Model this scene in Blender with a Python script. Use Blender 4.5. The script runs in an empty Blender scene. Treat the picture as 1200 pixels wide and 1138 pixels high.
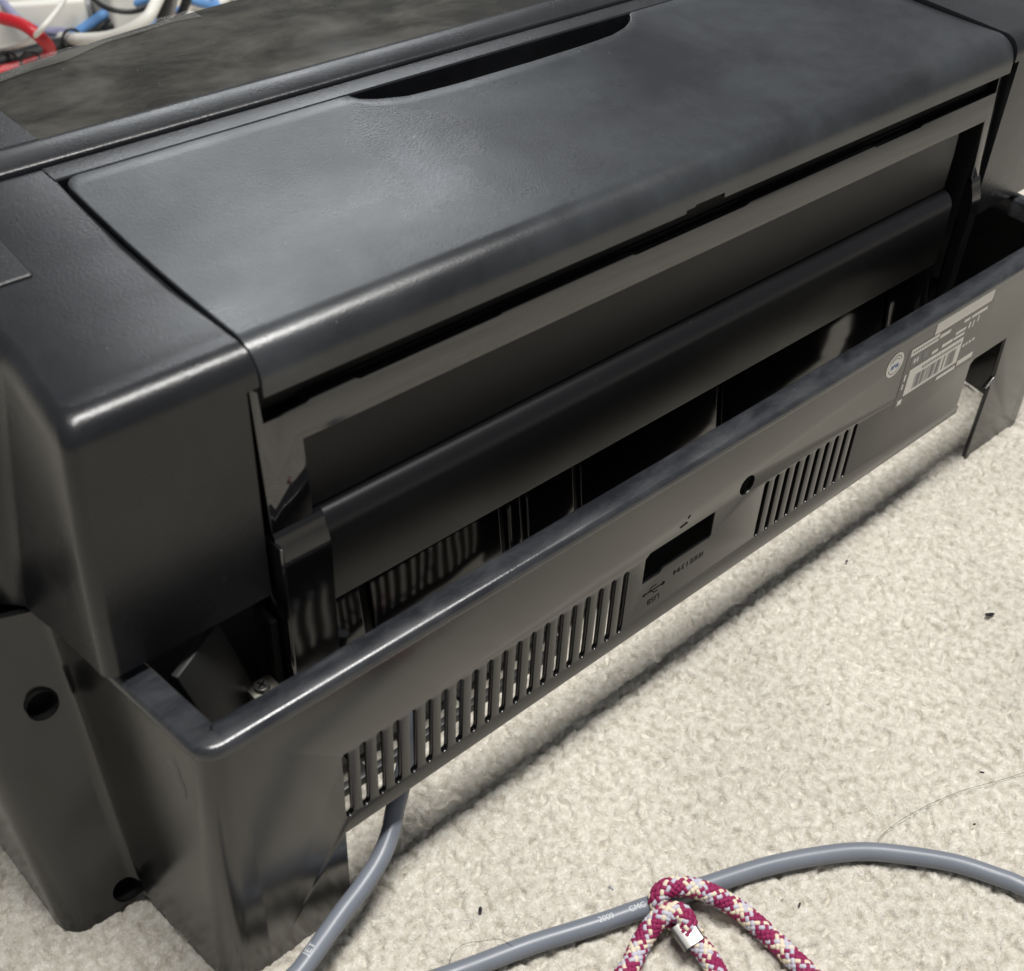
import bpy, bmesh, math, random
import numpy as np
from mathutils import Vector, Matrix

# ------------------------------------------------------------------ camera
scene = bpy.context.scene
col = scene.collection
MM = 0.001
FPX = 1432.745
CAM = Vector((-0.09867898, -0.22995751, 0.43980175))
RC = (Matrix.Rotation(math.radians(-43.9941), 3, 'Z') @ Matrix.Rotation(math.radians(50.2145), 3, 'X')
      @ Matrix.Rotation(math.radians(2.8537), 3, 'Z'))
cam_d = bpy.data.cameras.new('camera')
cam = bpy.data.objects.new('camera', cam_d)
col.objects.link(cam)
cam.matrix_world = Matrix.Translation(CAM) @ RC.to_4x4()
cam_d.sensor_width = 36
cam_d.lens = FPX / 1200 * 36
cam_d.clip_start = 0.01
cam_d.clip_end = 50
cam_d.dof.use_dof = True
cam_d.dof.focus_distance = 0.56
cam_d.dof.aperture_fstop = 14
scene.camera = cam

# ------------------------------------------------------------------ light
world = bpy.data.worlds.new('World')
scene.world = world
world.use_nodes = True
bg = world.node_tree.nodes['Background']
bg.inputs[0].default_value = (0.93, 0.96, 1.0, 1)
bg.inputs[1].default_value = 0.24


def area(name, loc, sx, sy, power, colr, look):
    d = bpy.data.lights.new(name, 'AREA')
    d.shape = 'RECTANGLE'
    d.size, d.size_y = sx, sy
    d.energy = power
    d.color = colr
    o = bpy.data.objects.new(name, d)
    col.objects.link(o)
    o.location = loc
    o.rotation_euler = (Vector(look) - Vector(loc)).to_track_quat('-Z', 'Y').to_euler()
    return o


# one fluorescent ceiling tube running along the printer's back
area('ceiling_light', (0.40, -0.075, 2.0), 1.3, 0.26, 58, (1.0, 0.98, 0.95), (0.40, -0.06, 0))
# the next ceiling fixture, beyond the printer's front
area('ceiling_light', (2.1, 3.2, 2.35), 1.6, 1.2, 40, (0.93, 0.97, 1.0), (2.1, 3.2001, 0))

scene.view_settings.view_transform = 'Standard'
scene.view_settings.look = 'None'
scene.view_settings.exposure = 0.1
scene.view_settings.gamma = 1
scene.render.engine = 'CYCLES'
scene.render.resolution_x = 1024
scene.render.resolution_y = 971

rng = np.random.default_rng(7)
random.seed(7)
FLOOR = -4.0      # mm


# ------------------------------------------------------------------ materials
def new_mat(name):
    m = bpy.data.materials.new(name)
    m.use_nodes = True
    nt = m.node_tree
    return m, nt, nt.nodes['Principled BSDF']


def node(nt, t, **kw):
    n = nt.nodes.new(t)
    for k, v in kw.items():
        if k.startswith('i_'):
            n.inputs[k[2:].replace('_', ' ')].default_value = v
        else:
            setattr(n, k, v)
    return n


def plastic(name, base, rough, spec=0.5, grain=0.0, grain_scale=1800, smudge=0.0, smudge_scale=18,
            dust=0.0, dust_col=(0.30, 0.31, 0.32), coat=0.0, specks=0.0, wave=0.0, wave_scale=60, stretch=None):
    m, nt, b = new_mat(name)
    L = nt.links.new
    b.inputs['Base Color'].default_value = (*base, 1)
    b.inputs['Roughness'].default_value = rough
    b.inputs['Specular IOR Level'].default_value = spec
    b.inputs['Coat Weight'].default_value = coat
    tc = node(nt, 'ShaderNodeTexCoord')
    src = tc.outputs['Object']
    if smudge or dust or specks:
        mp = node(nt, 'ShaderNodeMapping')
        if stretch:
            mp.inputs['Scale'].default_value = stretch
        L(src, mp.inputs['Vector'])
        n1 = node(nt, 'ShaderNodeTexNoise', i_Scale=smudge_scale, i_Detail=5.0, i_Roughness=0.6, i_Distortion=0.15)
        L(mp.outputs[0], n1.inputs['Vector'])
        r1 = node(nt, 'ShaderNodeMapRange', i_From_Min=0.35, i_From_Max=0.68,
                  i_To_Min=rough - smudge, i_To_Max=rough + smudge)
        L(n1.outputs[0], r1.inputs['Value'])
        L(r1.outputs[0], b.inputs['Roughness'])
        fac = None
        if dust:
            n2 = node(nt, 'ShaderNodeTexNoise', i_Scale=smudge_scale * 1.7, i_Detail=6.0, i_Roughness=0.65, i_Distortion=0.3)
            L(mp.outputs[0], n2.inputs['Vector'])
            r2 = node(nt, 'ShaderNodeMapRange', i_From_Min=0.4, i_From_Max=0.75, i_To_Min=0.0, i_To_Max=dust)
            L(n2.outputs[0], r2.inputs['Value'])
            fac = r2.outputs[0]
        if specks:
            v = node(nt, 'ShaderNodeTexVoronoi', i_Scale=260.0)
            L(src, v.inputs['Vector'])
            n3 = node(nt, 'ShaderNodeTexNoise', i_Scale=120.0)
            L(src, n3.inputs['Vector'])
            # a speck where the cell centre is near and the cell is one of a few
            c1 = node(nt, 'ShaderNodeMath', operation='LESS_THAN')
            c1.inputs[1].default_value = 0.075
            L(v.outputs['Distance'], c1.inputs[0])
            sep = node(nt, 'ShaderNodeSeparateColor')
            L(v.outputs['Color'], sep.inputs[0])
            c2 = node(nt, 'ShaderNodeMath', operation='GREATER_THAN')
            c2.inputs[1].default_value = 0.955
            L(sep.outputs[0], c2.inputs[0])
            mu = node(nt, 'ShaderNodeMath', operation='MULTIPLY')
            L(c1.outputs[0], mu.inputs[0])
            L(c2.outputs[0], mu.inputs[1])
            mu2 = node(nt, 'ShaderNodeMath', operation='MULTIPLY')
            mu2.inputs[1].default_value = specks
            L(mu.outputs[0], mu2.inputs[0])
            if fac is not None:
                ad = node(nt, 'ShaderNodeMath', operation='ADD', use_clamp=True)
                L(fac, ad.inputs[0])
                L(mu2.outputs[0], ad.inputs[1])
                fac = ad.outputs[0]
            else:
                fac = mu2.outputs[0]
        if fac is not None:
            mx = node(nt, 'ShaderNodeMix', data_type='RGBA')
            mx.inputs[6].default_value = (*base, 1)
            mx.inputs[7].default_value = (*dust_col, 1)
            L(fac, mx.inputs[0])
            L(mx.outputs[2], b.inputs['Base Color'])
    prev = None
    if wave:
        n = node(nt, 'ShaderNodeTexNoise', i_Scale=wave_scale, i_Detail=0.0)
        L(src, n.inputs['Vector'])
        bp = node(nt, 'ShaderNodeBump', i_Strength=wave, i_Distance=0.002)
        L(n.outputs[0], bp.inputs['Height'])
        prev = bp
    if grain:
        n = node(nt, 'ShaderNodeTexNoise', i_Scale=float(grain_scale), i_Detail=2.0)
        L(src, n.inputs['Vector'])
        bp = node(nt, 'ShaderNodeBump', i_Strength=grain, i_Distance=0.0002)
        L(n.outputs[0], bp.inputs['Height'])
        if prev:
            L(prev.outputs[0], bp.inputs['Normal'])
        prev = bp
    if prev:
        L(prev.outputs[0], b.inputs['Normal'])
    return m


M = {}
M['shell'] = plastic('textured_black_plastic', (0.008, 0.0085, 0.010), 0.28, 0.45, grain=0.40, grain_scale=1100,
                     smudge=0.05, smudge_scale=16, dust=0.03, specks=0.3)
M['lid'] = plastic('lid_black_plastic', (0.010, 0.011, 0.013), 0.30, 0.6, grain=0.33, grain_scale=1100,
                   smudge=0.08, smudge_scale=8, dust=0.10, specks=0.35, dust_col=(0.26, 0.29, 0.31))
M['case'] = plastic('lower_case_black_plastic', (0.008, 0.008, 0.008), 0.18, 0.65, grain=0.12, grain_scale=2200,
                    smudge=0.05, smudge_scale=14, dust=0.03, specks=0.25)
M['rim'] = plastic('rim_black_plastic', (0.012, 0.013, 0.016), 0.25, 0.7, grain=0.1, grain_scale=2000,
                   smudge=0.1, smudge_scale=45, dust=0.12, specks=0.4, stretch=(0.4, 1, 1))
M['gloss'] = plastic('glossy_black_plastic', (0.006, 0.006, 0.007), 0.06, 1.0, smudge=0.03, smudge_scale=30,
                     dust=0.03, wave=0.05, wave_scale=30)
M['plate'] = plastic('glossy_dented_plastic', (0.005, 0.005, 0.006), 0.11, 0.55, wave=0.14, wave_scale=60)
M['matte'] = plastic('satin_black_plastic', (0.006, 0.006, 0.0072), 0.36, 0.28, grain=0.15, grain_scale=2500,
                     smudge=0.03, smudge_scale=20, specks=0.2)
M['deep'] = plastic('deep_black_plastic', (0.006, 0.006, 0.006), 0.7, 0.2)  # even deep black for inner parts and the backing behind gaps
M['inner'] = plastic('inner_grey_plastic', (0.022, 0.022, 0.022), 0.45, 0.4)
M['window'] = plastic('smoked_window_plastic', (0.010, 0.009, 0.006), 0.10, 0.4, smudge=0.07, smudge_scale=22,
                      dust=0.30, dust_col=(0.20, 0.19, 0.155), specks=0.5, wave=0.04, wave_scale=20, stretch=(0.6, 1, 1))
M['metal'] = plastic('steel', (0.30, 0.295, 0.28), 0.34)
M['metal'].node_tree.nodes['Principled BSDF'].inputs['Metallic'].default_value = 1
M['darkmetal'] = plastic('dull_plated_steel', (0.22, 0.21, 0.18), 0.4)
M['darkmetal'].node_tree.nodes['Principled BSDF'].inputs['Metallic'].default_value = 0.9
M['print'] = plastic('black_printing', (0.004, 0.004, 0.004), 0.8, 0.1)
M['labelwhite'] = plastic('white_label_printing', (0.72, 0.70, 0.65), 0.5, 0.3, smudge=0.02, dust=0.05)
M['labelblack'] = plastic('black_label_film', (0.009, 0.009, 0.009), 0.18, 0.65)
M['labelgrey'] = plastic('grey_label_printing', (0.20, 0.20, 0.20), 0.5, 0.3)
M['labelblue'] = plastic('blue_label_printing', (0.12, 0.16, 0.36), 0.5, 0.3)
M['grey_cable'] = plastic('grey_cable_jacket', (0.150, 0.165, 0.195), 0.38, 0.5, grain=0.1, smudge=0.05, smudge_scale=40,
                          dust=0.06, dust_col=(0.4, 0.4, 0.4))
M['white_print'] = plastic('white_cable_printing', (0.55, 0.56, 0.58), 0.6, 0.2)
for nm, c, r in (('maroon', (0.23, 0.010, 0.07), 0.7), ('cream', (0.66, 0.57, 0.44), 0.7), ('silver', (0.46, 0.45, 0.52), 0.6),
                 ('white', (0.66, 0.65, 0.60), 0.45), ('red', (0.42, 0.012, 0.02), 0.4), ('blue', (0.12, 0.27, 0.55), 0.45),
                 ('violet', (0.24, 0.24, 0.36), 0.45), ('black', (0.012, 0.012, 0.013), 0.45), ('paper', (0.75, 0.77, 0.78), 0.6),
                 ('greyplastic', (0.30, 0.30, 0.31), 0.5), ('orange', (0.5, 0.10, 0.03), 0.5)):
    M[nm] = plastic('yarn_or_plastic_' + nm, c, r, 0.4, grain=0.3 if nm in ('maroon', 'cream', 'silver') else 0.0, grain_scale=2500,
                    smudge=0.05, smudge_scale=30)

# thin clear film
m, nt, b = new_mat('clear_film')
b.inputs['Base Color'].default_value = (0.8, 0.8, 0.78, 1)
b.inputs['Roughness'].default_value = 0.12
tr = node(nt, 'ShaderNodeBsdfTransparent')
mx = node(nt, 'ShaderNodeMixShader')
fr = node(nt, 'ShaderNodeFresnel', i_IOR=1.18)
mr = node(nt, 'ShaderNodeMapRange', i_To_Min=0.015, i_To_Max=0.6)
nt.links.new(fr.outputs[0], mr.inputs['Value'])
nt.links.new(mr.outputs[0], mx.inputs[0])
nt.links.new(tr.outputs[0], mx.inputs[1])
nt.links.new(b.outputs[0], mx.inputs[2])
nt.links.new(mx.outputs[0], nt.nodes['Material Output'].inputs['Surface'])
M['film'] = m

# carpet
m, nt, b = new_mat('beige_loop_carpet')
L = nt.links.new
tc = node(nt, 'ShaderNodeTexCoord')
n1 = node(nt, 'ShaderNodeTexNoise', i_Scale=260.0, i_Detail=3.0)
n2 = node(nt, 'ShaderNodeTexNoise', i_Scale=9.0, i_Detail=3.0)
n3 = node(nt, 'ShaderNodeTexNoise', i_Scale=900.0, i_Detail=3.0, i_Distortion=1.5)
v1 = node(nt, 'ShaderNodeTexVoronoi', i_Scale=240.0)
for n in (n1, n2, n3, v1):
    L(tc.outputs['Object'], n.inputs['Vector'])
cr = node(nt, 'ShaderNodeValToRGB')
cr.color_ramp.elements[0].position = 0.3
cr.color_ramp.elements[0].color = (0.49, 0.45, 0.375, 1)
cr.color_ramp.elements[1].position = 0.72
cr.color_ramp.elements[1].color = (0.73, 0.695, 0.62, 1)
L(n1.outputs[0], cr.inputs[0])
mr = node(nt, 'ShaderNodeMapRange', i_From_Min=0.3, i_From_Max=0.7, i_To_Min=0.90, i_To_Max=1.04)
L(n2.outputs[0], mr.inputs['Value'])
hs = node(nt, 'ShaderNodeHueSaturation')
L(cr.outputs[0], hs.inputs['Color'])
L(mr.outputs[0], hs.inputs['Value'])
L(hs.outputs[0], b.inputs['Base Color'])
b.inputs['Roughness'].default_value = 0.9
b.inputs['Specular IOR Level'].default_value = 0.15
b.inputs['Sheen Weight'].default_value = 0.15
b1 = node(nt, 'ShaderNodeBump', i_Strength=1.0, i_Distance=0.001)
L(n3.outputs[0], b1.inputs['Height'])
b2 = node(nt, 'ShaderNodeBump', i_Strength=0.35, i_Distance=0.0012)
b2.invert = True
L(v1.outputs['Distance'], b2.inputs['Height'])
L(b1.outputs[0], b2.inputs['Normal'])
L(b2.outputs[0], b.inputs['Normal'])
M['carpet'] = m


# ------------------------------------------------------------------ helpers (all lengths in mm)
def finish(me, mat, angle=35):
    if mat:
        me.materials.append(M[mat])
    me.validate()
    for p in me.polygons:
        p.use_smooth = True
    me.set_sharp_from_angle(angle=math.radians(angle))


def obj(name, me, parent=None):
    o = bpy.data.objects.new(name, me)
    col.objects.link(o)
    if parent:
        o.parent = parent
    return o


def mesh(name, verts, faces, mat, parent=None, angle=35, fix=True):
    me = bpy.data.meshes.new(name)
    me.from_pydata([(x * MM, y * MM, z * MM) for x, y, z in verts], [], faces)
    if fix:
        bm = bmesh.new()
        bm.from_mesh(me)
        bmesh.ops.remove_doubles(bm, verts=bm.verts, dist=1e-7)
        bmesh.ops.recalc_face_normals(bm, faces=bm.faces)
        bm.to_mesh(me)
        bm.free()
    finish(me, mat, angle)
    return obj(name, me, parent)


def from_bm(name, bm, mat, parent=None, angle=35):
    bmesh.ops.scale(bm, vec=(MM, MM, MM), verts=bm.verts)
    bmesh.ops.recalc_face_normals(bm, faces=bm.faces)
    me = bpy.data.meshes.new(name)
    bm.to_mesh(me)
    bm.free()
    finish(me, mat, angle)
    return obj(name, me, parent)


def box(name, lo, hi, mat, parent=None, bev=0.5, seg=2, rot=None, pivot=None):
    bm = bmesh.new()
    bmesh.ops.create_cube(bm, size=1)
    c = [(a + b) / 2 for a, b in zip(lo, hi)]
    for v in bm.verts:
        v.co = Vector([c[i] + v.co[i] * (hi[i] - lo[i]) for i in range(3)])
    if bev:
        bmesh.ops.bevel(bm, geom=bm.edges[:], offset=bev, segments=seg, affect='EDGES', profile=0.5)
    if rot is not None:
        bmesh.ops.rotate(bm, cent=pivot or c, matrix=rot, verts=bm.verts)
    return from_bm(name, bm, mat, parent)


def prism(name, prof, x0, x1, mat, parent=None, bev=0.0, angle=30):
    """profile in (y, z) swept along x"""
    bm = bmesh.new()
    a = [bm.verts.new((x0, y, z)) for y, z in prof]
    c = [bm.verts.new((x1, y, z)) for y, z in prof]
    n = len(prof)
    bm.faces.new(a)
    bm.faces.new(c[::-1])
    for i in range(n):
        bm.faces.new((a[i], c[i], c[(i + 1) % n], a[(i + 1) % n]))
    if bev:
        es = [e for e in bm.edges if len(e.link_faces) == 2 and e.calc_face_angle(0) > math.radians(40)]
        bmesh.ops.bevel(bm, geom=es, offset=bev, segments=2, affect='EDGES', profile=0.5)
    return from_bm(name, bm, mat, parent, angle)


def loft(name, secs, mat, parent=None, closed=False, angle=35, extra=None, flip=False):
    n = len(secs[0])
    vs = [p for s in secs for p in s]
    fs = []
    for k in range(len(secs) - 1):
        for i in range(n if closed else n - 1):
            j = (i + 1) % n
            fs.append((k * n + i, k * n + j, (k + 1) * n + j, (k + 1) * n + i))
    if extra:
        ev, ef = extra(len(vs), secs)
        vs += ev
        fs += ef
    return mesh(name, vs, fs, mat, parent, angle)


def plate(name, outline, holes, y0, y1, mat, parent=None, bev=0.3, flat_x=()):
    """outline and holes in (x, z); slab between y0 and y1 with rounded edges"""
    cu = bpy.data.curves.new(name, 'CURVE')
    cu.dimensions = '2D'
    cu.fill_mode = 'BOTH'
    t = (y1 - y0) / 2
    cu.extrude = t - bev
    cu.bevel_depth = bev
    cu.bevel_resolution = 1
    cu.offset = -bev
    for pts in [outline] + holes:
        s = cu.splines.new('POLY')
        s.points.add(len(pts) - 1)
        for p, (x, z) in zip(s.points, pts):
            p.co = (x, z, 0, 1)
        s.use_cyclic_u = True
    tmp = bpy.data.objects.new('tmp', cu)
    col.objects.link(tmp)
    dg = bpy.context.evaluated_depsgraph_get()
    me = bpy.data.meshes.new_from_object(tmp.evaluated_get(dg))
    bpy.data.objects.remove(tmp)
    bpy.data.curves.remove(cu)
    ym = (y0 + y1) / 2
    bm = bmesh.new()
    bm.from_mesh(me)
    for v in bm.verts:
        x, z, d = v.co
        for fx in flat_x:
            if abs(x - fx) < 0.02 + bev * 0.01 or abs(x - fx) < bev * 0.9:
                if abs(x - fx) < bev * 0.9:
                    x = fx
                d = math.copysign(t, d)
        v.co = Vector((x, ym - d, z))
    bmesh.ops.remove_doubles(bm, verts=bm.verts, dist=0.005)
    me2 = bm
    bpy.data.meshes.remove(me)
    return from_bm(name, me2, mat, parent, 30)


def arc(cx, cy, r, a0, a1, n):
    return [(cx + r * math.cos(math.radians(a0 + (a1 - a0) * i / n)),
             cy + r * math.sin(math.radians(a0 + (a1 - a0) * i / n))) for i in range(n + 1)]


def fillet(pts, rad, n=8):
    """open polyline with each inner corner i rounded by rad[i]"""
    out = [pts[0]]
    for i in range(1, len(pts) - 1):
        p, a, c = Vector(pts[i]), Vector(pts[i - 1]), Vector(pts[i + 1])
        r = rad[i]
        u, w = (a - p).normalized(), (c - p).normalized()
        ang = u.angle(w)
        d = r / math.tan(ang / 2)
        p0, p1 = p + u * d, p + w * d
        ctr = p + (u + w).normalized() * (r / math.sin(ang / 2))
        v0, v1 = p0 - ctr, p1 - ctr
        tot = v0.angle_signed(v1)
        for k in range(n + 1):
            t = -tot * k / n
            q = Vector((v0.x * math.cos(t) - v0.y * math.sin(t), v0.x * math.sin(t) + v0.y * math.cos(t)))
            out.append(tuple(ctr + q))
    out.append(pts[-1])
    return out


def catmull(pts, per=12):
    P = [Vector(p) for p in pts]
    P = [P[0] * 2 - P[1]] + P + [P[-1] * 2 - P[-2]]
    out = []
    for i in range(1, len(P) - 2):
        for k in range(per):
            t = k / per
            a, b_, c, d = P[i - 1:i + 3]
            out.append(0.5 * ((2 * b_) + (c - a) * t + (2 * a - 5 * b_ + 4 * c - d) * t * t + (3 * b_ - a - 3 * c + d) * t ** 3))
    out.append(P[-2].copy())
    return out


def resample(path, step):
    P = np.array([tuple(p) for p in path])
    d = np.r_[0, np.cumsum(np.linalg.norm(np.diff(P, axis=0), axis=1))]
    n = max(2, int(d[-1] / step))
    s = np.linspace(0, d[-1], n + 1)
    return s, np.stack([np.interp(s, d, P[:, i]) for i in range(3)], 1)


def frames(P):
    T = np.gradient(P, axis=0)
    T /= np.linalg.norm(T, axis=1)[:, None]
    U = np.zeros_like(T)
    up = np.array([0, 0, 1.0])
    if abs(T[0] @ up) > 0.9:
        up = np.array([1.0, 0, 0])
    u = up - (up @ T[0]) * T[0]
    for i in range(len(T)):
        u = u - (u @ T[i]) * T[i]
        u /= np.linalg.norm(u)
        U[i] = u
    return T, U, np.cross(T, U)


def tube_data(P, r, sides=14, cap=True):
    T, U, V = frames(P)
    a = np.linspace(0, 2 * math.pi, sides, endpoint=False)
    r = np.broadcast_to(np.asarray(r, float), (len(P),))
    ring = P[:, None, :] + r[:, None, None] * (np.cos(a)[None, :, None] * U[:, None, :] + np.sin(a)[None, :, None] * V[:, None, :])
    vs = [tuple(v) for v in ring.reshape(-1, 3)]
    fs = []
    for i in range(len(P) - 1):
        for j in range(sides):
            k = (j + 1) % sides
            fs.append((i * sides + j, i * sides + k, (i + 1) * sides + k, (i + 1) * sides + j))
    if cap:
        fs.append(tuple(range(sides))[::-1])
        fs.append(tuple((len(P) - 1) * sides + j for j in range(sides)))
    return vs, fs


def tube(name, pts, r, mat, parent=None, sides=14, step=2.0, per=12):
    s, P = resample(catmull(pts, per), step)
    vs, fs = tube_data(P, r, sides)
    return mesh(name, vs, fs, mat, parent, 60, fix=False)


def at(px, py, z):
    """point (mm) on the horizontal plane z seen at a pixel of the photograph"""
    d = RC @ Vector(((px - 600) / FPX, -(py - 569) / FPX, -1))
    t = (z * MM - CAM.z) / d.z
    p = CAM + d * t
    return (p.x / MM, p.y / MM, z)


def empty(name, loc=(0, 0, 0)):
    o = bpy.data.objects.new(name, None)
    col.objects.link(o)
    o.location = [c * MM for c in loc]
    o.empty_display_size = 0.02
    return o


def tag(o, label=None, cat=None, group=None, kind=None):
    for k, v in (('label', label), ('category', cat), ('group', group), ('kind', kind)):
        if v:
            o[k] = v
    return o


def text_mesh(body, size):
    cu = bpy.data.curves.new('t', 'FONT')
    cu.body = body
    cu.size = size
    cu.align_x = 'CENTER'
    cu.align_y = 'CENTER'
    tmp = bpy.data.objects.new('tmp', cu)
    col.objects.link(tmp)
    dg = bpy.context.evaluated_depsgraph_get()
    me = bpy.data.meshes.new_from_object(tmp.evaluated_get(dg))
    bpy.data.objects.remove(tmp)
    bpy.data.curves.remove(cu)
    me.materials.clear()
    return me


MIRX = 554.0


def mirrored(o, name=None):
    me = o.data.copy()
    for v in me.vertices:
        v.co.x = MIRX * MM - v.co.x
    me.flip_normals()
    return obj(name or o.name.split('.')[0], me, o.parent)


# ------------------------------------------------------------------ floor
def carpet():
    step = 0.8
    x0, x1, y0, y1 = -130.0, 690.0, -260.0, 150.0
    nx, ny = int((x1 - x0) / step) + 1, int((y1 - y0) / step) + 1
    H = np.zeros((ny, nx))
    sp = 4.3
    gx, gy = np.meshgrid(np.arange(x0 - 4, x1 + 4, sp), np.arange(y0 - 4, y1 + 4, sp))
    gx = gx.ravel() + rng.uniform(-2.4, 2.4, gx.size)
    gy = gy.ravel() + rng.uniform(-2.4, 2.4, gy.size)
    n = gx.size
    ang = rng.uniform(0, math.pi, n)
    la = rng.uniform(3.0, 5.0, n)
    lb = rng.uniform(1.9, 3.0, n)
    hh = rng.uniform(2.2, 3.5, n)
    w = 7
    offs = np.arange(-w, w + 1)
    ci = np.round((gx - x0) / step).astype(int)
    cj = np.round((gy - y0) / step).astype(int)
    for dj in offs:
        for di in offs:
            i, j = ci + di, cj + dj
            ok = (i >= 0) & (i < nx) & (j >= 0) & (j < ny)
            dx = x0 + i * step - gx
            dy = y0 + j * step - gy
            u = (dx * np.cos(ang) + dy * np.sin(ang)) / la
            v = (-dx * np.sin(ang) + dy * np.cos(ang)) / lb
            d2 = u * u + v * v
            h = hh * np.sqrt(np.clip(1 - d2, 0, 1)) * (1 - 0.30 * np.exp(-(v / 0.22) ** 2) * (np.abs(u) < 0.6))
            np.maximum.at(H, (j[ok], i[ok]), h[ok])
    # soft undulation
    X, Y = np.meshgrid(x0 + np.arange(nx) * step, y0 + np.arange(ny) * step)
    H += 0.35 * np.sin(X / 23 + 1.3 * np.sin(Y / 31)) * np.cos(Y / 19 + np.sin(X / 41))
    # settle to the plain carpet level at the sheet's border
    e = np.minimum.reduce([X - x0, x1 - X, Y - y0, y1 - Y]) / 12
    H *= np.clip(e, 0, 1)
    co = np.stack([X, Y, H + FLOOR - 2.2], 2).reshape(-1, 3) * MM
    idx = np.arange(nx * ny).reshape(ny, nx)
    q = np.stack([idx[:-1, :-1], idx[:-1, 1:], idx[1:, 1:], idx[1:, :-1]], 2).reshape(-1, 4)
    nv = len(co)
    # the rest of the floor: four coarse strips round the fine patch
    far = np.array([(-3000, -2500, 0), (3500, -2500, 0), (3500, 4000, 0), (-3000, 4000, 0)], float)
    far[:, 2] = FLOOR - 1.6
    co = np.r_[co, far * MM]
    c = [idx[0, 0], idx[0, -1], idx[-1, -1], idx[-1, 0]]
    strips = []
    for k in range(4):
        strips.append([nv + k, nv + (k + 1) % 4, c[(k + 1) % 4], c[k]])
    q = np.r_[q, np.array(strips)]
    me = bpy.data.meshes.new('carpet_floor')
    me.vertices.add(len(co))
    me.vertices.foreach_set('co', co.ravel())
    me.loops.add(q.size)
    me.loops.foreach_set('vertex_index', q.ravel().astype(np.int32))
    me.polygons.add(len(q))
    me.polygons.foreach_set('loop_start', np.arange(0, q.size, 4, dtype=np.int32))
    me.update(calc_edges=True)
    me.polygons.foreach_set('use_smooth', np.ones(len(q), bool))
    me.materials.append(M['carpet'])
    return tag(obj('carpet_floor', me), kind='structure')


carpet()

# ------------------------------------------------------------------ printer
PR = empty('printer', (277, 160, FLOOR))
PR_INV = Vector((-277 * MM, -160 * MM, -FLOOR * MM))
tag(PR, 'large black inkjet printer seen from behind with vented rear panel, standing on beige carpet', 'printer')
ROOT = None   # parts are built in world coordinates and parented at the end

parts_before = set(bpy.data.objects)


# --- lower case: corner pillar and side, lofted
def case_section(z):
    t = (z - FLOOR) / (131 - FLOOR)
    L_ = lambda a, b_: a + (b_ - a) * t
    pts = [(9, 0), (L_(-8.5, -2.5), 0), (L_(-14, -11), L_(57, 90)), (L_(-45, -47), L_(58.5, 104)), (L_(-48.5, -48), 200), (-48, 335)]
    rad = [0, 10, L_(5, 7), L_(11, 16), 30, 0]
    return fillet(pts, rad, 9)


levels = [FLOOR, -1, 2, 6, 10, 15, 20, 27, 35, 45, 55, 65, 75, 85, 90, 95, 100, 105, 112, 122, 127]
secs = []
for z in levels:
    s = case_section(z)
    secs.append([(x, y, z) for x, y in s])
# low arch between the foot and the pillar
n0 = len(secs[0])
for k, z in enumerate(levels):
    row = []
    for i, (x, y, zz) in enumerate(secs[k]):
        a = math.exp(-((y - 52) / 7.0) ** 2) if x < -8 and x > -32 else 0
        lift = 4.5 * a * max(0, 1 - (z - FLOOR) / 30)
        if z > 120:
            lift += 5.5 * min(max((y - 60) / 25, 0), 1) * (z - 120) / 7
        row.append((x, y, zz + lift))
    secs[k] = row
# closed ring per level: outer skin out, inner skin back
def shell_ring(row, th=2.5):
    P = np.array([(x, y) for x, y, z in row])
    T = np.gradient(P, axis=0)
    T /= np.linalg.norm(T, axis=1)[:, None]
    N = np.stack([T[:, 1], -T[:, 0]], 1)
    Q = P + N * th
    Q[0] = (P[0][0], P[0][1] + th)
    return list(row) + [(Q[i][0], Q[i][1], row[i][2]) for i in range(len(row) - 1, -1, -1)]


def shell_caps(n0, secs):
    n = len(secs[0])
    h = n // 2
    ef = []
    for base in (0, n0 - n):
        for i in range(h - 1):
            ef.append((base + i, base + i + 1, base + n - 2 - i, base + n - 1 - i))
    return [], ef


lower = loft('lower_case', [shell_ring(r_) for r_ in secs], 'case', None, closed=True, extra=shell_caps)
lower_r = mirrored(lower)
bm = bmesh.new()
bm.from_mesh(lower.data)
bmesh.ops.triangulate(bm, faces=bm.faces[:])
bm.to_mesh(lower.data)
bm.free()

# ledge closing the top of the case under the upper housing
s = case_section(126)
led = [(x, y) for x, y in s if y > 70] + [(20, 335), (20, 88)]
bm = bmesh.new()
f = bm.faces.new([bm.verts.new((x, y, 128)) for x, y in led])
ledge = from_bm('ledge', bm, 'case')
ledge_r = mirrored(ledge)

# --- rear panel with its vents and openings
WX0, WX1 = 9.0, MIRX - 9.0


def slot(xc, z0, z1, w=3.3):
    r = w / 2
    return arc(xc, z1 - r, r, 0, 180, 8) + arc(xc, z0 + r, r, 180, 360, 8)


outline = [(WX0, FLOOR), (46.2, FLOOR), (46.4, 45.2), (463.2, 45.2), (464.0, 49.5), (461.4, 51), (460.6, 79.0), (463.0, 81.2), (496.5, 81.2),
           (499.2, 53.5), (492.0, 49.0), (497.5, 48.6), (497.5, FLOOR), (WX1, FLOOR), (WX1, 126.5), (WX0, 126.5)]
holes = [slot(47.6 + 7.53 * k + 1.2, 54, 90.5) for k in range(20)]
holes += [slot(284.5 + 7.6 * k, 56.8, 90.3) for k in range(10)]
holes.append(arc(268.5, 96.6, 5.0, 0, 348, 30))
holes.append([(203.4, 76.0), (214.5, 76.0), (216.2, 78.0), (246.6, 78.0), (247.6, 79.0), (247.6, 92.6), (206, 92.6), (203.4, 90.5)])
panel = plate('rear_panel', outline, holes, 0.0, 2.6, 'case', None, bev=0.35, flat_x=(WX0, WX1))

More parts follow.
